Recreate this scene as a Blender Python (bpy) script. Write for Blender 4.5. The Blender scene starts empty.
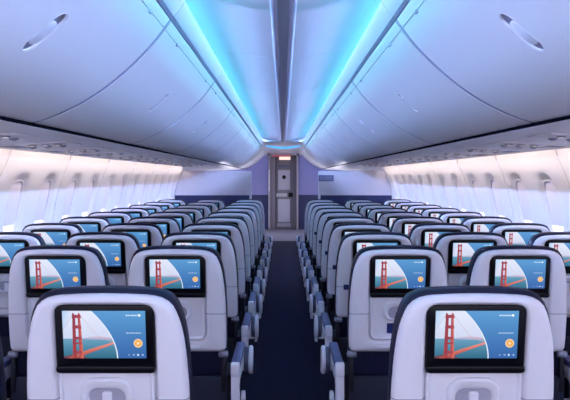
import bpy, bmesh, math, random
from mathutils import Vector, Matrix
random.seed(4)
sc = bpy.context.scene
col = sc.collection
CZ = 1.41            # eye height above the cabin floor
R = math.radians

# ------------------------------------------------------------------ materials
def srgb(r, g, b):
    f = lambda c: (c/12.92 if c <= 0.04045 else ((c+0.055)/1.055)**2.4)
    return (f(r/255), f(g/255), f(b/255), 1.0)

def mat(name, color, rough=0.45, metal=0.0, noise=0.0, nscale=40.0, bump=0.0, bscale=200.0, emit=None, estr=0.0, coat=0.0, spec=0.5):
    m = bpy.data.materials.new(name); m.use_nodes = True
    nt = m.node_tree; b = nt.nodes['Principled BSDF']
    b.inputs['Base Color'].default_value = color
    b.inputs['Roughness'].default_value = rough
    b.inputs['Metallic'].default_value = metal
    b.inputs['Coat Weight'].default_value = coat
    b.inputs['Specular IOR Level'].default_value = spec
    if emit:
        b.inputs['Emission Color'].default_value = emit
        b.inputs['Emission Strength'].default_value = estr
    tc = nt.nodes.new('ShaderNodeTexCoord')
    if noise > 0:
        n = nt.nodes.new('ShaderNodeTexNoise'); n.inputs['Scale'].default_value = nscale; n.inputs['Detail'].default_value = 4
        nt.links.new(tc.outputs['Object'], n.inputs['Vector'])
        mx = nt.nodes.new('ShaderNodeMix'); mx.data_type = 'RGBA'
        lo = tuple(c*(1-noise) for c in color[:3])+(1,); hi = tuple(min(1, c*(1+noise)) for c in color[:3])+(1,)
        mx.inputs[6].default_value = lo; mx.inputs[7].default_value = hi
        nt.links.new(n.outputs['Fac'], mx.inputs[0]); nt.links.new(mx.outputs[2], b.inputs['Base Color'])
    if bump > 0:
        n2 = nt.nodes.new('ShaderNodeTexNoise'); n2.inputs['Scale'].default_value = bscale
        nt.links.new(tc.outputs['Object'], n2.inputs['Vector'])
        bp = nt.nodes.new('ShaderNodeBump'); bp.inputs['Strength'].default_value = bump; bp.inputs['Distance'].default_value = 0.004
        nt.links.new(n2.outputs['Fac'], bp.inputs['Height']); nt.links.new(bp.outputs['Normal'], b.inputs['Normal'])
    return m

M = {}
M['shell'] = mat('shell_plastic', (0.88, 0.88, 0.94, 1), 0.34, noise=0.02, nscale=8)
M['shell_seam'] = mat('shell_plastic_seamed', (0.88, 0.88, 0.94, 1), 0.34)
M['navy'] = mat('navy_leather', (0.006, 0.008, 0.032, 1), 0.5, spec=0.3, noise=0.25, nscale=60, bump=0.15, bscale=300)
M['navy_panel'] = mat('navy_panel', (0.014, 0.020, 0.098, 1), 0.5, noise=0.08, nscale=10)
M['navy_base'] = mat('navy_cushion_cloth', (0.005, 0.008, 0.026, 1), 0.7, noise=0.2, nscale=90)
M['black'] = mat('black_bezel', (0.003, 0.003, 0.006, 1), 0.32, noise=0.1, spec=0.22)
M['dark'] = mat('dark_metal', (0.008, 0.009, 0.016, 1), 0.5, spec=0.3, noise=0.1)
M['grey'] = mat('grey_metal', (0.26, 0.27, 0.34, 1), 0.35, metal=0.5, noise=0.05)
M['latchgrey'] = mat('latch_grey', (0.42, 0.42, 0.52, 1), 0.4, noise=0.03)
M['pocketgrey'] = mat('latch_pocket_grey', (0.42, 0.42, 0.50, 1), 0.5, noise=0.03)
M['pad'] = mat('armrest_pad', (0.065, 0.073, 0.20, 1), 0.45, noise=0.08, nscale=50)
M['disc'] = mat('armrest_hub_grey', (0.09, 0.095, 0.16, 1), 0.4, noise=0.05)
M['placard'] = mat('blue_placard', (0.014, 0.025, 0.15, 1), 0.4, noise=0.05)
M['carpet'] = mat('carpet', (0.019, 0.019, 0.042, 1), 0.95, noise=0.55, nscale=90, bump=0.6, bscale=350, spec=0.1)
M['vinyl'] = mat('galley_vinyl', (0.20, 0.20, 0.25, 1), 0.5, noise=0.1, nscale=20)
M['bin'] = mat('bin_plastic', (0.92, 0.92, 0.95, 1), 0.38, noise=0.015, nscale=5)
M['binbody'] = mat('bin_body', (0.42, 0.42, 0.52, 1), 0.6, noise=0.03)
M['binlatch_shade'] = mat('bin_latch_recess_shade', (0.20, 0.20, 0.28, 1), 0.45, noise=0.03)  # dark colour paints the shade inside the latch recess
M['binhandle'] = mat('bin_latch_handle', (0.78, 0.78, 0.84, 1), 0.4, noise=0.03)
M['gasket'] = mat('bin_gasket', (0.36, 0.37, 0.52, 1), 0.6, noise=0.03)
M['bounceblock'] = mat('bounce_absorber_black', (0.01, 0.01, 0.014, 1), 0.9, noise=0.1, spec=0.0)  # for an added unseen sheet that soaks up bounced light
M['gap'] = mat('gap_rubber', (0.004, 0.004, 0.008, 1), 0.9, noise=0.1, spec=0.0)
M['psu'] = mat('underside_plastic', (0.90, 0.86, 0.89, 1), 0.42, noise=0.02, nscale=6)
M['psudark'] = mat('vent_grey', (0.30, 0.29, 0.38, 1), 0.4, noise=0.05)
M['ceil'] = mat('ceiling_panel', (0.70, 0.71, 0.80, 1), 0.42, noise=0.015, nscale=4)
M['rail'] = mat('ceiling_rail', (0.55, 0.55, 0.70, 1), 0.4, noise=0.02)
M['gutter'] = mat('gutter_grey', (0.40, 0.40, 0.54, 1), 0.6, noise=0.03)
M['wall'] = mat('sidewall', (0.82, 0.785, 0.80, 1), 0.5, noise=0.02, nscale=6)
M['shade'] = mat('window_shade', (0.84, 0.80, 0.84, 1), 0.6, noise=0.03)
M['bulk'] = mat('bulkhead_white', (0.74, 0.70, 0.76, 1), 0.5, noise=0.02)
M['purple'] = mat('lavender_panel', (0.26, 0.26, 0.55, 1), 0.5, noise=0.04)
M['beige'] = mat('door_surround', (0.40, 0.36, 0.42, 1), 0.45, noise=0.06)
M['door'] = mat('door_grey', (0.27, 0.26, 0.31, 1), 0.4, noise=0.05)
M['doorpanel'] = mat('door_inset', (0.66, 0.64, 0.76, 1), 0.45, noise=0.04)
M['signgrey'] = mat('sign_grey', (0.16, 0.17, 0.30, 1), 0.45, noise=0.05)
M['signlight'] = mat('sign_border', (0.5, 0.5, 0.62, 1), 0.45, noise=0.03)
def glow(name, c, s):
    m = mat(name, (0.05, 0.05, 0.06, 1), 0.5, emit=c, estr=s, noise=0.02); return m
M['cove'] = glow('cove_led', (0.10, 0.76, 1.0, 1), 66.0)
M['binfill'] = glow('hidden_bin_fill', (0.35, 0.50, 1.0, 1), 128.0)  # added hidden glow that brightens the bins opposite
M['wallled'] = glow('wall_led', (1.0, 0.82, 0.68, 1), 8.0)
M['arcled'] = glow('entry_led', (0.05, 0.40, 1.0, 1), 1.1)
M['exitsign'] = glow('exit_light', (1.0, 0.72, 0.62, 1), 1.0)
M['exitred'] = glow('exit_red', (0.8, 0.12, 0.15, 1), 0.5)
M['lamp'] = glow('reading_lamp', (1.0, 0.9, 0.85, 1), 1.2)

# a real moulding seam crosses the shell at tray height
def seam_nodes(m, z0, z1, dark):
    nt = m.node_tree; b = nt.nodes['Principled BSDF']
    tc = nt.nodes.new('ShaderNodeTexCoord'); sx = nt.nodes.new('ShaderNodeSeparateXYZ')
    nt.links.new(tc.outputs['Object'], sx.inputs[0])
    g = nt.nodes.new('ShaderNodeMath'); g.operation = 'GREATER_THAN'; g.inputs[1].default_value = z0
    l = nt.nodes.new('ShaderNodeMath'); l.operation = 'LESS_THAN'; l.inputs[1].default_value = z1
    a = nt.nodes.new('ShaderNodeMath'); a.operation = 'MULTIPLY'
    nt.links.new(sx.outputs['Z'], g.inputs[0]); nt.links.new(sx.outputs['Z'], l.inputs[0])
    nt.links.new(g.outputs[0], a.inputs[0]); nt.links.new(l.outputs[0], a.inputs[1])
    mx = nt.nodes.new('ShaderNodeMix'); mx.data_type = 'RGBA'
    mx.inputs[6].default_value = b.inputs['Base Color'].default_value; mx.inputs[7].default_value = dark
    nt.links.new(a.outputs[0], mx.inputs[0]); nt.links.new(mx.outputs[2], b.inputs['Base Color'])
seam_nodes(M['shell_seam'], 0.836, 0.839, (0.33, 0.33, 0.42, 1))

nt = M['shade'].node_tree; b = nt.nodes['Principled BSDF']        # thin blind: lets some daylight through
tl = nt.nodes.new('ShaderNodeBsdfTranslucent'); tl.inputs[0].default_value = (0.80, 0.74, 0.80, 1)
mxs = nt.nodes.new('ShaderNodeMixShader'); mxs.inputs[0].default_value = 0.25
nt.links.new(b.outputs[0], mxs.inputs[1]); nt.links.new(tl.outputs[0], mxs.inputs[2]); nt.links.new(mxs.outputs[0], nt.nodes['Material Output'].inputs[0])
# glass: thin, slightly tinted
gm = bpy.data.materials.new('window_glass'); gm.use_nodes = True
nt = gm.node_tree; nt.nodes.remove(nt.nodes['Principled BSDF'])
tr = nt.nodes.new('ShaderNodeBsdfTransparent'); tr.inputs[0].default_value = (0.95, 0.96, 1, 1)
gl = nt.nodes.new('ShaderNodeBsdfGlossy'); gl.inputs['Roughness'].default_value = 0.05
ms = nt.nodes.new('ShaderNodeMixShader'); ms.inputs[0].default_value = 0.08
nt.links.new(tr.outputs[0], ms.inputs[1]); nt.links.new(gl.outputs[0], ms.inputs[2])
nt.links.new(ms.outputs[0], nt.nodes['Material Output'].inputs[0]); M['glass'] = gm

# screen picture: per-vertex colour, given off by the display
sm = bpy.data.materials.new('screen_picture'); sm.use_nodes = True
nt = sm.node_tree; b = nt.nodes['Principled BSDF']
at = nt.nodes.new('ShaderNodeVertexColor'); at.layer_name = 'pic'
b.inputs['Base Color'].default_value = (0.01, 0.01, 0.015, 1); b.inputs['Roughness'].default_value = 0.25
b.inputs['Emission Strength'].default_value = 0.86
nt.links.new(at.outputs['Color'], b.inputs['Emission Color']); M['screen'] = sm

# ------------------------------------------------------------------ mesh helpers
def link(name, bm, m, parent=None, smooth=True, loc=None, angle=40):
    bmesh.ops.recalc_face_normals(bm, faces=bm.faces[:])
    me = bpy.data.meshes.new(name); bm.to_mesh(me); bm.free()
    ms_ = m if isinstance(m, (list, tuple)) else [m]
    for q in ms_: me.materials.append(q)
    if smooth:
        me.polygons.foreach_set('use_smooth', [True]*len(me.polygons))
        me.set_sharp_from_angle(angle=R(angle))
    o = bpy.data.objects.new(name, me); col.objects.link(o)
    if loc: o.location = loc
    if parent: o.parent = parent
    return o

def tag(o, label=None, cat=None, group=None, kind=None):
    if label: o['label'] = label
    if cat: o['category'] = cat
    if group: o['group'] = group
    if kind: o['kind'] = kind
    return o

def empty(name, loc=(0, 0, 0)):
    o = bpy.data.objects.new(name, None); o.empty_display_size = 0.1
    col.objects.link(o); o.location = loc; return o

def box(bm, x0, x1, y0, y1, z0, z1, bev=0.0, seg=2, mi=0):
    vs = [bm.verts.new((x, y, z)) for x in (x0, x1) for y in (y0, y1) for z in (z0, z1)]
    idx = [(0, 1, 3, 2), (4, 6, 7, 5), (0, 4, 5, 1), (2, 3, 7, 6), (0, 2, 6, 4), (1, 5, 7, 3)]
    fs = [bm.faces.new([vs[i] for i in f]) for f in idx]
    for f in fs: f.material_index = mi
    bmesh.ops.recalc_face_normals(bm, faces=fs)
    if bev > 0:
        es = list({e for f in fs for e in f.edges})
        bmesh.ops.bevel(bm, geom=es, offset=bev, segments=seg, affect='EDGES', profile=0.5)
    return bm

def cyl(bm, c, axis, r0, r1, h, n=20, bev=0.0):
    """cylinder/cone centred at c along axis ('x','y','z')"""
    rot = {'z': Matrix.Identity(4), 'x': Matrix.Rotation(R(90), 4, 'Y'), 'y': Matrix.Rotation(R(-90), 4, 'X')}[axis]
    res = bmesh.ops.create_cone(bm, cap_ends=True, segments=n, radius1=r0, radius2=r1, depth=h, matrix=Matrix.Translation(c) @ rot)
    if bev > 0:
        es = [e for e in {e for v in res['verts'] for e in v.link_edges} if len(e.link_faces) == 2 and any(len(f.verts) > 4 for f in e.link_faces)]
        bmesh.ops.bevel(bm, geom=es, offset=bev, segments=3, affect='EDGES', profile=0.5)
    return bm

def NB(): return bmesh.new()

def resample(pts, n):
    """closed polyline to n points by arc length"""
    L = [0.0]; m = len(pts)
    for i in range(m):
        a, b_ = pts[i], pts[(i+1) % m]; L.append(L[-1]+math.dist(a, b_))
    out = []; j = 0
    for k in range(n):
        s = L[-1]*k/n
        while L[j+1] < s: j += 1
        t = (s-L[j])/max(1e-9, L[j+1]-L[j]); a, b_ = pts[j], pts[(j+1) % m]
        out.append((a[0]+(b_[0]-a[0])*t, a[1]+(b_[1]-a[1])*t))
    return out

def inset(pts, d):
    n = len(pts); out = []
    for i in range(n):
        p, q, r = pts[i-1], pts[i], pts[(i+1) % n]
        tx, ty = r[0]-p[0], r[1]-p[1]; l = math.hypot(tx, ty) or 1
        out.append((q[0]-ty/l*d, q[1]+tx/l*d))     # ccw loop: left normal points inwards
    return out

def rrect(hw, z0, z1, r, n=64, cx=0.0, k=6):
    pts = [(cx, z0)]
    for (x, z, a0) in ((cx+hw-r, z0+r, -90), (cx+hw-r, z1-r, 0), (cx-hw+r, z1-r, 90), (cx-hw+r, z0+r, 180)):
        for i in range(k+1):
            a = R(a0+90*i/k); pts.append((x+r*math.cos(a), z+r*math.sin(a)))
    return resample(pts, n)

def loft(bm, rings, cap0=False, cap1=True, mi=0):
    """rings of equal count, each a list of 3D points"""
    V = [[bm.verts.new(p) for p in ring] for ring in rings]
    n = len(V[0])
    for a, b_ in zip(V[:-1], V[1:]):
        for i in range(n):
            f = bm.faces.new((a[i], a[(i+1) % n], b_[(i+1) % n], b_[i])); f.material_index = mi
    if cap0: bm.faces.new(V[0][::-1]).material_index = mi
    if cap1: bm.faces.new(V[-1]).material_index = mi
    return V

REC = 0.16
def ry(z): return (1.126-z)*REC            # the back leans: its foot is further forward
def P(pts, y): return [(x, y+ry(z), z) for x, z in pts]

def prism_x(bm, prof, x0, x1, bev=0.0):
    """profile in (y,z) extruded along x"""
    a = [bm.verts.new((x0, y, z)) for y, z in prof]; b_ = [bm.verts.new((x1, y, z)) for y, z in prof]
    n = len(prof); fs = [bm.faces.new(a[::-1]), bm.faces.new(b_)]
    for i in range(n): fs.append(bm.faces.new((a[i], a[(i+1) % n], b_[(i+1) % n], b_[i])))
    bmesh.ops.recalc_face_normals(bm, faces=fs)
    if bev > 0:
        es = list(fs[0].edges)+list(fs[1].edges)
        bmesh.ops.bevel(bm, geom=es, offset=bev, segments=2, affect='EDGES', profile=0.5)

def sweep_y(bm, prof, y0, y1, side=1, ny=1, close=False):
    """profile in (x,z) swept along the cabin"""
    rows = [[bm.verts.new((side*x, y0+(y1-y0)*j/ny, z)) for x, z in prof] for j in range(ny+1)]
    n = len(prof)
    for a, b_ in zip(rows[:-1], rows[1:]):
        for i in range(n if close else n-1):
            k = (i+1) % n; bm.faces.new((a[i], a[k], b_[k], b_[i]))
    if close:
        bm.faces.new(rows[0]); bm.faces.new(rows[-1][::-1])

# ------------------------------------------------------------------ the seat
half = [(0, .670), (.10, .670), (.187, .670), (.200, .674), (.207, .686), (.2095, .72), (.2095, .80), (.208, .87), (.203, .95), (.197, 1.0),
        (.190, 1.034), (.182, 1.058), (.171, 1.080), (.157, 1.094), (.138, 1.103), (.115, 1.107), (.06, 1.110), (0, 1.111)]
outline = half + [(-x, z) for x, z in half[-2:0:-1]]
N = 88
OUT = resample(outline, N)

def shell_bm():
    bm = NB()
    pocket = rrect(.132, .714, 1.0885, .036, N)
    loft(bm, [P(inset(OUT, .001), .036), P(OUT, .022), P(inset(OUT, .0035), .010), P(inset(OUT, .010), .003), P(inset(OUT, .017), 0),
              P(inset(pocket, -.004), .0), P(inset(pocket, -.001), .0015), P(inset(pocket, .003), .008), P(inset(pocket, .007), .018), P(inset(pocket, .011), .024)])
    # finger lip under the tray table
    lip = rrect(.100, .686, .701, .007, 40)
    loft(bm, [P(lip, .004), P(lip, -.002), P(inset(lip, .003), -.005)])
    return bm

chalf = [(0, .545), (.12, .545), (.186, .55), (.202, .565), (.207, .60), (.210, .70), (.2115, .80), (.2105, .87), (.207, .95), (.202, 1.0),
         (.196, 1.036), (.189, 1.063), (.179, 1.086), (.166, 1.103), (.144, 1.114), (.118, 1.119), (.06, 1.1225), (0, 1.123)]
COUT = resample(chalf + [(-x, z) for x, z in chalf[-2:0:-1]], N)
def backcushion_bm():
    bm = NB()
    loft(bm, [P(inset(COUT, .03), .024), P(inset(COUT, .008), .025), P(inset(COUT, .002), .031), P(COUT, .042), P(COUT, .075), P(inset(COUT, .008), .105), P(inset(COUT, .022), .130),
              P(inset(COUT, .05), .145)], cap0=True)
    return bm

def bezel_bm():
    bm = NB(); o = rrect(.1245, .909, 1.083, .014, 64)
    loft(bm, [P(o, .026), P(o, .008), P(inset(o, .0015), .005), P(inset(o, .004), .004)])
    l = rrect(.1248, .908, .928, .008, 64)           # shelf-like lower lip
    loft(bm, [P(l, .012), P(l, -.001), P(inset(l, .002), -.004), P(inset(l, .005), -.005)])
    return bm

def display_bm():
    W, H = .2080, .1225; X0, Z0 = -.1040, .9465
    bm = NB(); cl = bm.loops.layers.float_color.new('pic')
    lay = [0]
    def poly(uv, cols, dy):
        y = .0032-dy*.00012
        vs = [bm.verts.new((X0+u*W, y+ry(Z0+v*H), Z0+v*H)) for u, v in uv]
        f = bm.faces.new(vs)
        for i, lp in enumerate(f.loops):
            c = cols[i] if isinstance(cols, list) else cols
            lp[cl] = srgb(*c)
    def lerp(a, b_, t): return tuple(a[i]+(b_[i]-a[i])*t for i in range(3))
    # blue app panel
    for i in range(4):
        v0, v1 = i/4, (i+1)/4
        L0, R0 = lerp((58, 106, 172), (92, 150, 208), v0), lerp((50, 98, 164), (90, 156, 208), v0)
        L1, R1 = lerp((58, 106, 172), (92, 150, 208), v1), lerp((50, 98, 164), (90, 156, 208), v1)
        poly([(.0, v0), (1, v0), (1, v1), (.0, v1)], [L0, R0, R1, L1], 0)
    def arc(v): return .648-.305*max(0.0, v)**1.95-.000*v
    # photograph inside the arc: strips
    K = 24
    def sky(v): return lerp((204, 212, 236), (222, 228, 248), min(1, (v-.40)/.5)) if v > .40 else lerp((44, 104, 130), (104, 158, 186), max(0, v/.40))
    for i in range(K):
        v0, v1 = i/K, (i+1)/K
        a0 = sky(v0+1e-4 if v0 >= .4 else v0); a1 = sky(v1-1e-4)
        if v0 < .4 <= v1: a1 = sky(.39)
        poly([(0, v0), (arc(v0), v0), (arc(v1), v1), (0, v1)], [lerp(a0, (190, 220, 245), .0), a0, a1, a1], 1)
    # pale blue upper left, low headland on the horizon
    poly([(0, .62), (.10, .66), (.12, 1), (0, 1)], [(196, 214, 240), (222, 228, 246), (214, 226, 246), (176, 206, 240)], 2)
    poly([(.24, .40), (.60, .385), (.585, .43), (.50, .455), (.36, .46), (.24, .43)], [(150, 150, 186), (150, 170, 196), (196, 186, 212), (214, 176, 204), (206, 190, 216), (180, 186, 212)], 2)
    # foreground slope at the tower foot
    poly([(0, 0), (.30, 0), (.20, .09), (.08, .07), (0, .04)], [(96, 50, 56), (92, 84, 92), (150, 70, 66), (120, 70, 74), (110, 70, 80)], 3)
    # deck
    poly([(.04, 0), (.16, 0), (.34, .13), (arc(.30)-.005, .305), (arc(.335)-.005, .345), (.30, .185)],
         [(178, 82, 72), (160, 66, 62), (186, 92, 84), (222, 132, 122), (228, 150, 140), (220, 122, 104)], 4)
    # main cables
    for (u0, v0, u1, v1, w) in ((.21, .92, .42, .47, .006), (.42, .47, .60, .345, .006), (.115, .90, .0, .60, .006)):
        poly([(u0, v0-w), (u1, v1-w), (u1, v1+w), (u0, v0+w)], (206, 170, 184), 5)
    # tower: two legs and cross beams
    D, Lt = (146, 54, 72), (206, 104, 98)
    poly([(.108, .0), (.155, .0), (.157, .90), (.122, .90)], [(176, 70, 62), (150, 52, 58), D, D], 6)
    poly([(.192, .0), (.238, .0), (.216, .90), (.186, .90)], [(166, 60, 58), (226, 112, 88), Lt, D], 6)
    for (v0, v1) in ((.85, .92), (.63, .70), (.40, .46), (.30, .34), (.10, .16)):
        poly([(.115, v0), (.228, v0), (.222, v1), (.120, v1)], [D, lerp(D, Lt, .4), lerp(D, Lt, .4), D], 7)
    poly([(.118, .92), (.145, .92), (.140, .955), (.123, .955)], D, 7); poly([(.190, .92), (.216, .92), (.210, .955), (.194, .955)], lerp(D, Lt, .5), 7)
    # white arc line
    for i in range(K):
        v0, v1 = i/K, (i+1)/K
        poly([(arc(v0)-.004, v0), (arc(v0)+.010, v0), (arc(v1)+.010, v1), (arc(v1)-.004, v1)], (226, 238, 250), 8)
    # small white lines of text (unreadable at this size) and their square mark
    Wt = (214, 232, 248)
    u = .765
    for w in (.020, .016, .010, .020, .018, .020):
        poly([(u, .892), (u+w, .892), (u+w, .918), (u, .918)], Wt, 9); u += w+.006
    poly([(.912, .884), (.942, .884), (.942, .928), (.912, .928)], (250, 255, 255), 9)
    u = .765
    for w in (.022, .014, .018, .02, .012, .022, .016, .012):
        poly([(u, .526), (u+w, .526), (u+w, .546), (u, .546)], (190, 212, 240), 9); u += w+.006
    # round orange button with a pale ring and pointer
    def disc(cu, cv, r, c, dy, n=28):
        poly([(cu+r*math.cos(2*math.pi*i/n), cv+r*W/H*math.sin(2*math.pi*i/n)) for i in range(n)], c, dy)
    disc(.905, .32, .054, (246, 214, 166), 9); disc(.905, .32, .043, (240, 172, 92), 10)
    poly([(.893, .285), (.926, .32), (.893, .355)], (252, 228, 190), 11)
    # four small icons
    disc(.790, .073, .008, (170, 200, 236), 9, 10)
    poly([(.833, .085), (.849, .055), (.865, .085)], (180, 206, 240), 9)
    disc(.900, .073, .013, (206, 226, 248), 9, 12)
    poly([(.948, .055), (.966, .055), (.966, .09), (.948, .09)], (170, 200, 236), 9)
    return bm

def tray_bm():
    bm = NB(); o = rrect(.122, .724, .920, .024, 64)
    loft(bm, [P(o, .025), P(o, .010), P(inset(o, .002), .005), P(inset(o, .0055), .0035), P(inset(o, .009), .006), P(inset(o, .012), .012), P(inset(o, .015), .0125)])
    return bm
def latchcup_bm():
    bm = NB(); o = rrect(.067, .806, .895, .038, 48); i_ = rrect(.048, .815, .868, .024, 48)
    loft(bm, [P(o, .014), P(o, .005), P(inset(o, .003), .0), P(inset(o, .007), -.003), P(inset(i_, -.003), -.001), P(i_, .002), P(inset(i_, .002), .0115)])
    return bm
def latchtab_bm():
    bm = NB(); o = rrect(.012, .812, .858, .006, 32)
    loft(bm, [P(o, .011), P(o, .003), P(inset(o, .003), .000)])
    return bm

def bracket_bm(s):
    bm = NB(); x = s*.196
    box(bm, x-.016, x+.016, ry(.67)-.004, ry(.67)+.05, .650, .673, .006)
    cyl(bm, (x, ry(.67)+.012, .660), 'x', .013, .014, .040, 16, .003)
    return bm
def bracketarm_bm(s):
    bm = NB(); x = s*.197
    box(bm, x-.010, x+.010, .085, .125, .50, .650, .006); return bm

def seatcushion_bm():
    bm = NB()
    prof = [(.10, .43), (.46, .42), (.50, .45), (.505, .50), (.48, .530), (.42, .540), (.20, .545), (.125, .565), (.10, .562), (.09, .545)]
    prism_x(bm, prof, -.214, .214, .012); return bm
def leg_bm(y):
    bm = NB(); s = .10
    box(bm, -.02, .02, y-.018, y+.018, .012, .432, .005); box(bm, -.035, .035, y-.05, y+.05, 0, .014, .004); return bm
def rail_bm():
    bm = NB(); box(bm, -.2145, .2145, .15, .19, .385, .425, .006); box(bm, -.2145, .2145, .38, .42, .385, .425, .006); return bm

def arm_bm(x):
    bm = NB()
    prof = [(.045, .606), (.075, .600), (.455, .600), (.492, .588), (.507, .56), (.50, .53), (.47, .512), (.43, .520), (.40, .535), (.115, .545),
            (.088, .53), (.082, .40), (.047, .40)]
    prism_x(bm, prof, x-.018, x+.018, .005)
    box(bm, x-.019, x+.019, .040, .072, .575, .633, .008, 3)
    return bm
def pad_bm(x):
    bm = NB(); prism_x(bm, [(.074, .601), (.470, .601), (.492, .606), (.488, .618), (.465, .629), (.080, .629), (.073, .622)], x-.020, x+.020, .006); return bm
def hub_bm(x, s):
    bm = NB(); cyl(bm, (x+s*.029, .440, .552), 'x', .060, .060, .020, 32, .004); return bm
def cap_bm(x, s):
    bm = NB(); cyl(bm, (x+s*.049, .440, .552), 'x', .066, .066, .020, 32, .008)
    return bm
def shroud_bm(x, s):
    bm = NB(); prof = [(.10, .37), (.17, .37), (.17, .47), (.15, .49), (.12, .49), (.10, .47)]
    a, b_ = sorted((x+s*.020, x+s*.038)); prism_x(bm, prof, a, b_, .006); return bm

AX = .2485
def make_seat(side, cname):
    """side: +1 right block (aisle to the left of the seat), -1 left block"""
    s = -side                                   # direction of the aisle in local x
    root = empty('passenger_seat')
    link('back_shell', shell_bm(), M['shell_seam'], root)
    link('back_cushion', backcushion_bm(), M['navy'], root)
    mon = link('screen_bezel', bezel_bm(), M['black'], root)
    tag(mon, 'black framed seatback screen')
    link('display', display_bm(), M['screen'], mon, smooth=False)
    tr_ = link('tray_table', tray_bm(), M['shell'], root)
    lc = link('latch_recess', latchcup_bm(), M['shell'], root); link('latch', latchtab_bm(), M['shell'], lc)
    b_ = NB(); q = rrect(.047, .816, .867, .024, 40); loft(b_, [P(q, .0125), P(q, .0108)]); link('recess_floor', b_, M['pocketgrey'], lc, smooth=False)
    for k in (-1, 1):
        bk = link('hinge_bracket', bracket_bm(k), M['grey'], root); link('hinge_arm', bracketarm_bm(k), M['dark'], bk)
    link('seat_cushion', seatcushion_bm(), M['navy_base'], root)
    link('leg', leg_bm(.17), M['dark'], root); link('leg', leg_bm(.40), M['dark'], root); link('seat_frame', rail_bm(), M['dark'], root)
    a = link('armrest', arm_bm(s*AX), M['shell'], root); link('armrest_pad', pad_bm(s*AX), M['pad'], a)
    if cname == 'aisle':
        link('armrest_hub', hub_bm(s*AX, s), M['disc'], a); link('armrest_end_cap', cap_bm(s*AX, s), M['shell'], a)
        link('side_shroud', shroud_bm(s*AX, s), M['shell'], root)
    if cname == 'window':
        a = link('armrest', arm_bm(-s*AX), M['shell'], root); link('armrest_pad', pad_bm(-s*AX), M['pad'], a)
    return root

def copy_tree(o, parent=None):
    c = o.copy(); col.objects.link(c)
    if parent: c.parent = parent
    for ch in list(kids.get(o, [])): copy_tree(ch, c)
    return c

ROWS = [1.87, 3.10, 3.88, 4.65, 5.42, 6.21, 7.01, 7.82, 8.68, 9.65]
ORD = ['nearest', 'second', 'third', 'fourth', 'fifth', 'sixth', 'seventh', 'eighth', 'ninth', 'farthest']
COLX = {'aisle': .4675, 'middle': .9645, 'window': 1.4615}
SX = .018
kids = {}
protos = {}
for side in (-1, 1):
    for cn in COLX: protos[(side, cn)] = make_seat(side, cn)
for o in col.objects:
    if o.parent: kids.setdefault(o.parent, []).append(o)
def place(root, side, cn, i):
    root.location = (SX+side*COLX[cn], ROWS[i], 0)
    if i == 0: root.scale = (1, 1, 1.006)
    sd = 'left' if side < 0 else 'right'
    tag(root, f'navy {cn} seat with white back and bridge-picture screen, {sd} of the aisle, {ORD[i]} row', 'seat', 'passenger seats')
for (side, cn), pr in protos.items():
    lst = [i for i in range(len(ROWS)) if not (i == 0 and (cn == 'window' or (cn == 'middle' and side > 0)))]
    for n_, i in enumerate(lst):
        r = pr if n_ == len(lst)-1 else copy_tree(pr)
        place(r, side, cn, i)
        if side > 0 and cn == 'aisle':          # small blue squares on the right-hand aisle backs
            if i == 1:
                b_ = NB(); q = rrect(.022, .752, .796, .002, 24, cx=-.028); loft(b_, [P(q, .014), P(q, .0095)])
                tag(link('placard', b_, M['placard'], r, smooth=False), 'blue square placard on tray')
            if 2 <= i <= 6:
                b_ = NB(); q = rrect(.0135, .822+.012*(i-2), .849+.012*(i-2), .002, 24, cx=-.158-.006*(i-2)); loft(b_, [P(q, .004), P(q, -.003)])
                tag(link('placard', b_, M['placard'], r, smooth=False), 'small blue square on shell')

# ------------------------------------------------------------------ floor
YB, YE = -2.5, 20.9
bm = NB(); box(bm, -1.78, 1.78, YB, 16.6, -.06, 0); tag(link('floor', bm, M['carpet'], smooth=False), kind='structure')
bm = NB(); box(bm, -1.78, 1.78, 16.6, YE+.6, -.06, 0); tag(link('floor', bm, M['vinyl'], smooth=False), kind='structure')

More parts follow.
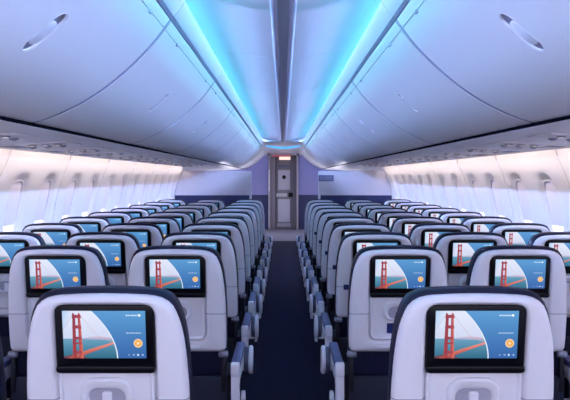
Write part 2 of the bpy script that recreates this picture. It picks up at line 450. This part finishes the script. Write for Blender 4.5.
# ------------------------------------------------------------------ side walls with windows
WP = [(1.74, 0.0), (1.80, .15), (1.855, .45), (1.875, .70), (1.878, .90), (1.868, 1.05), (1.850, 1.18), (1.822, 1.30), (1.790, 1.40), (1.752, 1.49), (1.730, 1.535), (1.715, 1.60), (1.69, 1.65), (1.65, 1.68)]
def wx(z):
    for (x0, z0), (x1, z1) in zip(WP[:-1], WP[1:]):
        if z <= z1: return x0+(x1-x0)*(z-z0)/(z1-z0)
    return WP[-1][0]
PITCH, P0 = 1.35, 4.75
ZL, ZH = .85, 1.50
win_id = 0
def wall_panel(bm, y0, y1, side, wins):
    g = .006
    ya, yb = y0+g, y1-g
    def strip(z0, z1, n):
        zs = [z0+(z1-z0)*k/n for k in range(n+1)]
        sweep_y(bm, [(wx(z), z) for z in zs], ya, yb, side, 1)
    strip(0, ZL, 8); strip(ZH, 1.65, 4)
    # returns into the joint so every panel has thickness
    for y, yy in ((ya, ya), (yb, yb)):
        zs = [1.65*k/16 for k in range(17)]
        A = [bm.verts.new((side*wx(z), y, z)) for z in zs]; B = [bm.verts.new((side*(wx(z)+.03), y, z)) for z in zs]
        for k in range(16): bm.faces.new((A[k], A[k+1], B[k+1], B[k]))
    # window patches share the band between ZL and ZH
    edges = [ya]+[(wins[k]+wins[k+1])/2 for k in range(len(wins)-1)]+[yb]
    for k, wc in enumerate(wins):
        e0, e1 = edges[k], edges[k+1]
        n = 96
        def oval(hw, hh, zc=1.195):
            pts = []
            for i in range(n):
                a = 2*math.pi*i/n; c, s_ = math.cos(a), math.sin(a); ex = 2/3.2
                pts.append((wc+hw*math.copysign(abs(c)**ex, c), zc+hh*math.copysign(abs(s_)**ex, s_)))
            return pts
        out = []
        zc = 1.195
        for i in range(n):                    # rectangle hit by the same ray
            a = 2*math.pi*i/n; c, s_ = math.cos(a), math.sin(a)
            t = min(((e1-wc) if c > 0 else (wc-e0))/max(1e-6, abs(c)), ((ZH-zc) if s_ > 0 else (zc-ZL))/max(1e-6, abs(s_)))
            out.append((wc+c*t, zc+s_*t))
        # snap nearest ray to each corner
        for cy, cz in ((e0, ZL), (e1, ZL), (e1, ZH), (e0, ZH)):
            j = min(range(n), key=lambda i: math.dist(out[i], (cy, cz))); out[j] = (cy, cz)
        mid = [((a[0]*.4+b_[0]*.6), (a[1]*.4+b_[1]*.6)) for a, b_ in zip(out, oval(.175, .245))]
        rings = [out, mid, oval(.175, .245), oval(.168, .238), oval(.150, .215), oval(.135, .195)]
        off = [0, 0, 0, .003, .011, .018]
        loft(bm, [[(side*(wx(z)+d), y, z) for y, z in rg] for rg, d in zip(rings, off)], cap1=False)

for side in (-1, 1):
    bm = NB(); sd = 'left' if side < 0 else 'right'
    frames = []
    y = P0-PITCH*5
    while y < YE-.05:
        y1 = min(y+PITCH, YE)
        ws = [y+.42, y+1.06] if y1-y > 1.3 else []
        if ws: wall_panel(bm, y, y1, side, ws)
        else:
            sweep_y(bm, [(wx(1.65*k/16), 1.65*k/16) for k in range(17)], y, y1, side)
        for wc in ws: frames.append(wc)
        # slim joint strip standing proud of the panels
        zs = [1.63*k/16 for k in range(17)]
        sweep_y(bm, [(wx(z)+.006, z) for z in zs], y-.02, y+.02, side)
        sweep_y(bm, [(wx(0)+.02, 0), (wx(0)+.02, .02)], y, y1, side)
        y += PITCH
    tag(link(f'wall_{sd}', bm, M['wall'], angle=30), kind='structure')
    for wc in frames:
        if wc < 3.6 or wc > 12.7: continue
        win_id += 1
        n = 48
        def ov(hw, hh, zc=1.195):
            pts = []
            for i in range(n):
                a = 2*math.pi*i/n; c, s_ = math.cos(a), math.sin(a); ex = 2/3.2
                pts.append((wc+hw*math.copysign(abs(c)**ex, c), zc+hh*math.copysign(abs(s_)**ex, s_)))
            return pts
        f = NB()
        def ring3(pts, d): return [(side*(wx(z)+d), y, z) for y, z in pts]
        loft(f, [ring3(ov(.137, .197), .017), ring3(ov(.128, .188), .016), ring3(ov(.125, .185), .020), ring3(ov(.125, .185), .036)], cap1=False)
        fr = link(f'window_{win_id}', f, M['wall']); tag(fr, kind='structure')
        g_ = NB(); loft(g_, [ring3(ov(.130, .190), .035)], cap1=True); link('pane', g_, M['glass'], fr, smooth=False)
        s_ = NB()
        pts = [(y, z) for y, z in ov(.1245, .1845)]
        up = [(y, max(z, 1.075)) for y, z in pts]
        loft(s_, [ring3(up, .031), ring3(up, .025)], cap0=True); sh = link('window_shade', s_, M['shade'], fr, smooth=False)

# ------------------------------------------------------------------ undersides, wall wash lights
for side in (-1, 1):
    sd = 'left' if side < 0 else 'right'
    bm = NB()
    sweep_y(bm, [(1.041, 1.619), (1.10, 1.609), (1.25, 1.598), (1.45, 1.588), (1.60, 1.577), (1.622, 1.5745), (1.627, 1.578), (1.625, 1.588), (1.56, 1.592), (1.06, 1.655)], YB, 20.6, side, 1, close=True)
    tag(link('trim_1' if side < 0 else 'trim_2', bm, M['psu'], angle=30), kind='structure')
    bm = NB()                                     # dark reveal between the bins and the service panels
    sweep_y(bm, [(1.031, 1.624), (1.042, 1.6205), (1.053, 1.65), (1.034, 1.65)], YB, 20.6, side, 1, close=True)
    tag(link('trim_3' if side < 0 else 'trim_4', bm, M['gap'], smooth=False), kind='structure')
    bm = NB(); y = P0-PITCH*5
    while y < 12.8:                               # one LED tube above each wall panel
        sweep_y(bm, [(1.596, 1.594), (1.640, 1.594), (1.646, 1.600), (1.640, 1.610), (1.596, 1.614)], y+.05, y+PITCH-.05, side, 1, close=True); y += PITCH
    tag(link('trim_5' if side < 0 else 'trim_6', bm, M['wallled'], smooth=False), kind='structure')

# wall-wash lamps under the ledge, one run per three panels
for side in (-1, 1):
    for k in range(3):
        L = bpy.data.lights.new('wall_lamp', 'AREA'); L.shape = 'RECTANGLE'; L.size = 4.15; L.size_y = .012; L.energy = 2.5; L.color = (1, .87, .86); L.spread = R(62)
        o = bpy.data.objects.new('wall_lamp', L); col.objects.link(o)
        o.location = (side*1.636, 2.3+4.2*k, 1.588)
        d = Vector((side*.62, 0, -.78)).normalized(); zax = -d; xax = Vector((0, 1, 0)); yax = zax.cross(xax)
        o.rotation_euler = Matrix((xax, yax, zax)).transposed().to_euler()
# service units under the bins: lamps, vents and a sign plate
def psu_unit(side):
    root = empty('service_unit')
    def zz(x): return 1.606-(x-1.10)*.052
    def slab(x0, x1, y0, y1, t, name, m, par):
        b_ = NB(); vs = []
        box(b_, x0, x1, y0, y1, -t, .004, min(t*.4, .006))
        for v in b_.verts: v.co.z += zz(v.co.x); v.co.x *= side
        return link(name, b_, m, par)
    base = slab(1.17, 1.56, -.16, .16, .006, 'unit_plate', M['psu'], root)
    for k in range(3):
        x = 1.24+.07*k
        b_ = NB(); cyl(b_, (side*x, -.09, zz(x)-.010), 'z', .020, .022, .006, 20, .002); l = link('reading_light', b_, M['psudark'], root)
        b_ = NB(); cyl(b_, (side*x, -.09, zz(x)-.0135), 'z', .012, .012, .002, 16); link('lens', b_, M['lamp'], l)
    for k in range(3):
        x = 1.26+.085*k
        b_ = NB(); cyl(b_, (side*x, .07, zz(x)-.011), 'z', .017, .024, .009, 20, .003); l = link('air_vent', b_, M['psudark'], root)
        b_ = NB(); cyl(b_, (side*x, .07, zz(x)-.017), 'z', .009, .011, .005, 16); link('nozzle', b_, M['latchgrey'], l)
    slab(1.47, 1.54, -.12, .12, .009, 'sign_plate', M['psudark'], root)
    return root
pu = {s: psu_unit(s) for s in (-1, 1)}
kids = {}
for o in col.objects:
    if o.parent: kids.setdefault(o.parent, []).append(o)
PY = [ROWS[i]+.35 for i in range(1, 10)]+[10.8, 11.6]
for side in (-1, 1):
    for i, y in enumerate(PY):
        r = pu[side] if i == len(PY)-1 else copy_tree(pu[side])
        r.location = (0, y, 0); sd = 'left' if side < 0 else 'right'
        o_ = ['nearest', 'second', 'third', 'fourth', 'fifth', 'sixth', 'seventh', 'eighth', 'ninth', 'tenth', 'farthest'][i]
        tag(r, f'reading light and air vent unit under the {sd} bins, {o_} from the camera', 'service unit', 'overhead service units')

# ------------------------------------------------------------------ overhead bins
BP = [(.467, 2.058), (.474, 2.046), (.492, 2.022), (.520, 1.984), (.552, 1.945), (.590, 1.905), (.640, 1.857), (.700, 1.805), (.765, 1.757), (.835, 1.714), (.905, 1.679), (.975, 1.650), (1.034, 1.633)]
def cr(pts, per=3):
    out = []
    for i in range(len(pts)-1):
        p0 = pts[max(0, i-1)]; p1 = pts[i]; p2 = pts[i+1]; p3 = pts[min(len(pts)-1, i+2)]
        for k in range(per):
            t = k/per
            out.append(tuple(.5*((2*p1[j])+(-p0[j]+p2[j])*t+(2*p0[j]-5*p1[j]+4*p2[j]-p3[j])*t*t+(-p0[j]+3*p1[j]-3*p2[j]+p3[j])*t**3) for j in (0, 1)))
    out.append(pts[-1]); return out
BPs = cr(BP, 3)
DOOR = BPs[6:]                                     # below the hinge line
def offs(pts, d):
    out = []
    for i in range(len(pts)):
        a, b_ = pts[max(0, i-1)], pts[min(len(pts)-1, i+1)]
        tx, tz = b_[0]-a[0], b_[1]-a[1]; l = math.hypot(tx, tz); out.append((pts[i][0]-tz/l*d, pts[i][1]+tx/l*d))
    return out
BL = 2.0
def bevelled_slab(prof, th, y0, y1, side):
    bm = NB(); back = offs(prof, th)
    loop = prof+back[::-1]
    sweep_y(bm, loop, y0, y1, side, 40, close=True)
    return bm
# latch frame on the door: centre and tangent of the profile
LC = (.674, 1.828)
k0 = min(range(len(BPs)), key=lambda k: math.dist(BPs[k], LC))
ta, tb = BPs[k0-1], BPs[k0+1]
tl = math.hypot(tb[0]-ta[0], tb[1]-ta[1]); T = ((tb[0]-ta[0])/tl, (tb[1]-ta[1])/tl); Nn = (T[1], -T[0])   # Nn points into the cabin
if Nn[1] > 0: Nn = (-Nn[0], -Nn[1])
LC = BPs[k0]
def latch_pt(s, y, d, side):   # s along profile, y along cabin, d out of surface
    return (side*(LC[0]+T[0]*s+Nn[0]*d), y, LC[1]+T[1]*s+Nn[1]*d)
def stadium(L, r, n=40):
    pts = []
    for i in range(n):
        a = 2*math.pi*i/n; c, s_ = math.cos(a), math.sin(a)
        pts.append((c*r+math.copysign(L/2-r, c), s_*r))
    return pts
def make_bin(side):
    root = empty('overhead_bin')
    y0, y1 = .004, BL-.042
    door = link('door', bevelled_slab(DOOR, .028, y0, y1, side), M['bin'], root, angle=35)
    # cut the latch recess into the door
    cb = NB(); st = stadium(.164, .036)
    loft(cb, [[latch_pt(s, y+BL/2+.02, .02, side) for s, y in st], [latch_pt(s*.97, y*.92+BL/2+.02, -.0085, side) for s, y in st]], cap0=True)
    cut = link('cutter', cb, M['binlatch_shade'])
    md = door.modifiers.new('b', 'BOOLEAN'); md.operation = 'DIFFERENCE'; md.object = cut; md.solver = 'EXACT'
    bpy.context.view_layer.update()
    dg = bpy.context.evaluated_depsgraph_get()
    me = bpy.data.meshes.new_from_object(door.evaluated_get(dg))
    door.modifiers.clear(); door.data = me; me.set_sharp_from_angle(angle=R(28))
    bpy.data.objects.remove(cut)
    # rim, floor with shade put into its colour, and paddle
    b_ = NB(); n = 40
    loft(b_, [[latch_pt(s, y+BL/2+.02, d, side) for s, y in stadium(.164+e*.6, .036+e*.3)] for e, d in ((.003, -.001), (.002, .0004), (.001, .0004), (-.001, -.001))], cap1=False)
    rim = link('latch', b_, M['bin'], door)
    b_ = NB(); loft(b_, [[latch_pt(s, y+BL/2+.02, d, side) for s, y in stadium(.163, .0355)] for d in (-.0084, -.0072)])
    tag(link('latch_floor', b_, M['binlatch_shade'], door), 'shaded recess behind the latch') if False else link('latch_recess', b_, M['binlatch_shade'], door)
    b_ = NB(); loft(b_, [[latch_pt(s*1+.006, y+BL/2+.02, d, side) for s, y in stadium(L, r)] for L, r, d in ((.098, .0325, -.008), (.098, .0325, -.0025), (.093, .0305, -.0006))])
    link('latch_paddle', b_, M['binhandle'], door)
    # hinge header strip above the door, with two small tabs
    b_ = bevelled_slab(BPs[:6]+[tuple(.25*a+.75*b for a, b in zip(BPs[5], BPs[6]))], .03, y0, y1, side); link('header', b_, M['bin'], root, angle=35)
    for k in (.35, BL-.35):
        b_ = NB(); x, z = BPs[6]
        box(b_, min(side*(x-.005), side*(x+.004)), max(side*(x-.005), side*(x+.004)), k-.016, k+.016, z-.008, z+.006, .002); link('hinge_tab', b_, M['rail'], root)
    link('edge_gasket', bevelled_slab(offs(BPs, .0015), .02, BL-.041, BL-.001, side), M['gasket'], root, angle=35)
    # carcass
    body = offs(BPs, .034); bm_ = NB()
    sweep_y(bm_, body+[(1.60, 1.665), (1.55, 2.0), (.95, 2.13), (.56, 2.10)], .002, BL-.002, side, 1, close=True)
    link('carcass', bm_, M['binbody'], root, smooth=False)
    return root
bn = {s: make_bin(s) for s in (-1, 1)}
kids = {}
for o in col.objects:
    if o.parent: kids.setdefault(o.parent, []).append(o)
BN = ['nearest', 'second', 'third', 'fourth', 'fifth', 'sixth', 'seventh', 'eighth', 'ninth', 'farthest']
for side in (-1, 1):
    for i in range(10):
        r = bn[side] if i == 9 else copy_tree(bn[side])
        r.location = (0, 1.13+BL*i, 0)
        if i == 9: r.scale = (1, .55, 1)
        sd = 'left' if side < 0 else 'right'
        tag(r, f'closed white overhead bin along the {sd} side, {BN[i]} from the camera', 'overhead bin', 'overhead bins')

# ------------------------------------------------------------------ ceiling, coves, gutters
def ceil_prof():
    return [(.058, 2.172), (.12, 2.182), (.20, 2.197), (.30, 2.215), (.40, 2.229), (.44, 2.234), (.485, 2.239), (.50, 2.262), (.515, 2.32), (.535, 2.365), (.58, 2.388), (.68, 2.392), (.74, 2.38), (.76, 2.32), (.765, 2.15)]
CE = 16.0
bm = NB(); y = -2.0
while y < CE-.01:
    y1 = min(y+2.0, CE)
    for s in (-1, 1):
        p = cr(ceil_prof(), 3); sweep_y(bm, p+[(a, b_+.02) for a, b_ in p[::-1]], y+.87+.005, y1+.87-.005 if y1 < CE else CE, s, 1, close=True)
    y += 2.0
tag(link('ceiling', bm, M['ceil'], angle=35), kind='structure')
bm = NB()
for s in (-1, 1): sweep_y(bm, [(.022, 2.180), (.026, 2.170), (.034, 2.166), (.052, 2.167), (.060, 2.172), (.06, 2.20), (.022, 2.20)], YB, CE, s, 1, close=True)
tag(link('trim_7', bm, M['rail'], angle=50), kind='structure')
bm = NB(); box(bm, -.024, .024, YB, CE, 2.170, 2.20); tag(link('trim_8', bm, M['rail'], smooth=False), kind='structure')
bm = NB(); box(bm, -.85, .85, YB, CE, 2.405, 2.425); tag(link('ceiling', bm, M['binbody'], smooth=False), kind='structure')
n_ = 9
for side in (-1, 1):
    bm = NB(); y = -.87
    cp = cr([(.4545, 2.076), (.446, 2.086), (.432, 2.104), (.418, 2.124), (.412, 2.134)], 3)
    while y < CE:
        y1 = min(y+2.0, CE)
        loop = cp+[(.409, 2.142), (.414, 2.146), (.424, 2.134), (.47, 2.11), (.53, 2.12), (.53, 2.09)]
        sweep_y(bm, loop, y+.004, y1-.004, side, 1, close=True); y += 2.0
    tag(link(f'trim_{n_}', bm, M['ceil'], angle=35), kind='structure'); n_ += 1
    bm = NB(); sweep_y(bm, [(.4665, 2.062), (.478, 2.076), (.470, 2.086), (.4555, 2.078)], YB, CE+4.2, side, 1, close=False)
    tag(link(f'trim_{n_}', bm, M['gutter'], smooth=False), kind='structure'); n_ += 1
    bm = NB(); sweep_y(bm, [(.640, 2.185), (.655, 2.205), (.670, 2.205), (.670, 2.185)], -.8, CE-.7, side, 1, close=True)
    tag(link(f'trim_{n_}', bm, M['cove'], smooth=False), kind='structure'); n_ += 1
    bm = NB(); sweep_y(bm, [(.4125, 2.1475), (.425, 2.1365), (.47, 2.1125), (.53, 2.1225), (.60, 2.138), (.76, 2.142), (.76, 2.138), (.60, 2.134), (.53, 2.1205), (.47, 2.1105), (.424, 2.1345)], YB, CE-.1, side, 1, close=True)  # added dark sheet, out of view, keeps bounce off the ceiling edge
    tag(link(f'trim_{n_}', bm, M['bounceblock'], smooth=False), kind='structure'); n_ += 1
    bm = NB(); sweep_y(bm, [(.705, 2.292), (.700, 2.297), (.700, 2.368), (.705, 2.372), (.72, 2.372), (.72, 2.292)], YB, CE-.1, side, 1, close=True)  # added emitter, out of view, aimed at the opposite bins
    tag(link(f'trim_{n_}', bm, M['binfill'], smooth=False), kind='structure'); n_ += 1

# added narrow-beam fill lights, hidden in the coves, to lift the ceiling centre
for side in (-1, 1):
    for k in range(3):
        L = bpy.data.lights.new('ceiling_fill', 'AREA'); L.shape = 'RECTANGLE'; L.size = 5.9; L.size_y = .03; L.energy = 4.5; L.color = (.50, .46, 1.0); L.spread = R(24)
        o = bpy.data.objects.new('ceiling_fill', L); col.objects.link(o)
        o.location = (side*.60, 1.5+6*k-2.0+.9, 2.162)
        d = Vector((-side, 0, .03)).normalized()
        zax = -d; xax = Vector((0, 1, 0)); yax = zax.cross(xax)
        o.rotation_euler = Matrix((xax, yax, zax)).transposed().to_euler()
# ------------------------------------------------------------------ entry area ceiling beyond the cabin
bm = NB()
sec = [(-.465, 2.10), (-.42, 2.165), (-.30, 2.19), (0, 2.20), (.30, 2.19), (.42, 2.165), (.465, 2.10)]
secs = cr(sec, 3)
ys = [(16.0, .0), (16.15, -.03), (16.4, -.045), (18.0, -.055), (19.0, -.07), (19.6, -.10), (20.2, -.14), (20.8, -.15)]
rows = [[bm.verts.new((x, y, z+dz)) for x, z in secs] for y, dz in ys]
for a, b_ in zip(rows[:-1], rows[1:]):
    for i in range(len(secs)-1): bm.faces.new((a[i], a[i+1], b_[i+1], b_[i]))
tag(link('ceiling', bm, M['ceil'], angle=60), kind='structure')
bm = NB(); box(bm, -.80, .80, 15.96, 16.0, 2.165, 2.42); tag(link(f'trim_{n_}', bm, M['rail'], smooth=False), kind='structure'); n_ += 1
# curved light across the entry ceiling
bm = NB(); K = 20; rows = []
for i in range(K+1):
    t = -1+2*i/K; x = t*.46; y = 18.3-1.7*(t*t)
    zz_ = 2.112+.018*t*t; h_ = .034-.024*t*t
    rows.append([bm.verts.new(p) for p in ((x, y, zz_), (x, y+.35, zz_-.006), (x, y+.35, zz_+h_), (x, y, zz_+h_))])
for a, b_ in zip(rows[:-1], rows[1:]):
    for k in range(4): bm.faces.new((a[k], a[(k+1) % 4], b_[(k+1) % 4], b_[k]))
bm.faces.new(rows[0]); bm.faces.new(rows[-1][::-1])
tag(link(f'trim_{n_}', bm, M['arcled'], smooth=False), kind='structure'); n_ += 1

# ------------------------------------------------------------------ partitions in front of the far cabin
def partition(side):
    root = empty('partition', (0, 12.9, 0)); sd = 'left' if side < 0 else 'right'
    xi = .541 if side < 0 else .597
    def panel(z0, z1, name, m, rad, xo=0.0):
        b_ = NB(); pts = [(xi+xo, z0)]
        zs = [z0+(z1-z0)*k/8 for k in range(9)]
        pts += [(wx(z)-.007, z) for z in zs]
        if rad:
            for k in range(7):
                a = R(90+90*k/6); pts.append((xi+xo+rad+rad*math.cos(a), z1-rad+rad*math.sin(a)))
        else: pts.append((xi+xo, z1))
        A = [b_.verts.new((side*x, 0, z)) for x, z in pts]; B = [b_.verts.new((side*x, .04, z)) for x, z in pts]
        b_.faces.new(A); b_.faces.new(B[::-1])
        for i in range(len(pts)): k = (i+1) % len(pts); b_.faces.new((A[i], A[k], B[k], B[i]))
        return link(name, b_, m, root, smooth=False)
    panel(1.098, 1.516, 'upper_panel', M['bulk'], .035); panel(0, 1.096, 'lower_panel', M['navy_panel'], 0)
    b_ = NB(); box(b_, side*(xi+.02)-.02, side*(xi+.02)+.02, -.006, 0, 0, 1.47, .002); link('edge_strip', b_, M['bulk'], root)
    tag(root, f'white and navy partition wall at the front of the {sd} seat block', 'partition')
partition(-1); partition(1)
# information plate on the right partition
root = empty('sign', (0, 12.885, 0))
b_ = NB(); box(b_, .607, .862, 0, .014, 1.338, 1.442, .003); link('sign_plate', b_, M['signgrey'], root)
b_ = NB()
for k in range(2):
    for j, (a, w) in enumerate(((.63, .05), (.69, .03), (.73, .055), (.795, .04))):
        box(b_, a, a+w, -.002, .0005, 1.408-.034*k-.008, 1.408-.034*k+.004)
link('lettering', b_, M['signlight'], root, smooth=False)
tag(root, 'small grey sign plate with faint lettering high on right partition', 'sign')

# added point lights, hidden by the partitions, to brighten door and far walls
for side in (-1, 1):
    L = bpy.data.lights.new('far_end_fill', 'POINT'); L.energy = 20; L.shadow_soft_size = .08; L.color = (.86, .86, 1)
    o = bpy.data.objects.new('far_end_fill', L); col.objects.link(o); o.location = (side*1.2, 18.2, .85)
# ------------------------------------------------------------------ far wall and door
for side in (-1, 1):
    sd = 'left' if side < 0 else 'right'
    bm = NB(); a, b_ = sorted((side*.405, side*1.86)); box(bm, a, b_, 20.3, 20.36, .93, 2.10)
    tag(link('wall_front', bm, M['purple'], smooth=False), kind='structure')
    bm = NB(); box(bm, a, b_, 20.29, 20.36, 0, .93); tag(link('wall_front', bm, M['navy_panel'], smooth=False), kind='structure')
bm = NB()
box(bm, -.405, -.355, 20.24, 20.9, 0, 2.06, .006); box(bm, .355, .405, 20.24, 20.9, 0, 2.06, .006); box(bm, -.405, .405, 20.24, 20.9, 1.99, 2.06, .006)
box(bm, -.355, -.225, 20.55, 20.9, 0, 1.99, .006)
tag(link(f'trim_{n_}', bm, M['beige'], angle=30), kind='structure'); n_ += 1
bm = NB(); box(bm, -1.86, -.405, 20.37, 20.45, 0, 2.2); box(bm, .405, 1.86, 20.37, 20.45, 0, 2.2); box(bm, -.6, .6, 20.26, 20.9, 2.06, 2.24)
tag(link('wall_front', bm, M['beige'], smooth=False), kind='structure')
bm = NB(); box(bm, -.9, .9, 20.9, 20.95, 0, 2.2); tag(link('wall_back', bm, M['beige'], smooth=False), kind='structure')
D = 20.7
bm = NB(); box(bm, -.22, .35, D, D+.05, .015, 1.93, .006); dr = link('door_1', bm, M['door']); tag(dr, kind='structure')
def dpart(x0, x1, z0, z1, name, m, t=.012):
    b_ = NB(); box(b_, x0, x1, D-t, D+.002, z0, z1, .005); return link(name, b_, m, dr)
dpart(-.145, .185, 1.06, 1.60, 'upper_panel', M['doorpanel']); dpart(-.145, .185, .17, .80, 'lower_panel', M['doorpanel'])
v = dpart(-.165, .205, .035, .13, 'vent_grille', M['doorpanel'])
for k in range(5): b_ = NB(); box(b_, -.15, .19, D-.018, D-.011, .045+.016*k, .052+.016*k); link('vent_slat', b_, M['door'], v, smooth=False)
dpart(-.20, .10, .87, .96, 'latch_plate', M['bulk'], .02); dpart(.14, .26, .86, .98, 'lock', M['dark'], .03)
dpart(-.12, .16, 1.68, 1.74, 'placard', M['signgrey'], .014)
b_ = NB(); cyl(b_, (.02, D-.012, 1.405), 'y', .055, .055, .014, 28, .003); link('porthole', b_, M['dark'], dr)
b_ = NB(); box(b_, -.11, .19, 20.19, 20.25, 1.87, 1.955, .008); ex = link('lamp_housing', b_, M['exitsign'])
ex.name = 'door_light'; tag(ex, 'small warm light box above the far door', 'light')
b_ = NB(); box(b_, -.30, .22, 20.20, 20.24, 1.962, 1.985, .004); er = link('exit_light', b_, M['exitred']); tag(er, 'dim red light strip over the far door', 'light')
b_ = NB(); box(b_, -.395, -.36, 20.19, 20.25, 1.02, 1.62, .01); hp = link('attendant_panel', b_, M['bulk']); tag(hp, 'white panel on the left jamb beside the far door', 'panel')

# ------------------------------------------------------------------ light from outside, camera
w = bpy.data.worlds.new('World'); sc.world = w; w.use_nodes = True
bg = w.node_tree.nodes['Background']; bg.inputs[0].default_value = (0.78, 0.77, 1.0, 1); bg.inputs[1].default_value = 2.1

cam = bpy.data.cameras.new('camera'); co = bpy.data.objects.new('camera', cam); col.objects.link(co)
co.location = (0, 0, CZ); co.rotation_euler = (R(90), 0, 0)
cam.sensor_width = 36; cam.lens = 753/570*36
cam.shift_x = (285-283.3)/570; cam.shift_y = -23/570
cam.clip_start = .05; cam.clip_end = 200
sc.camera = co
vs = sc.view_settings
vs.view_transform = 'Standard'; vs.look = 'None'; vs.gamma = 1; vs.use_curve_mapping = False; vs.exposure = 0.27
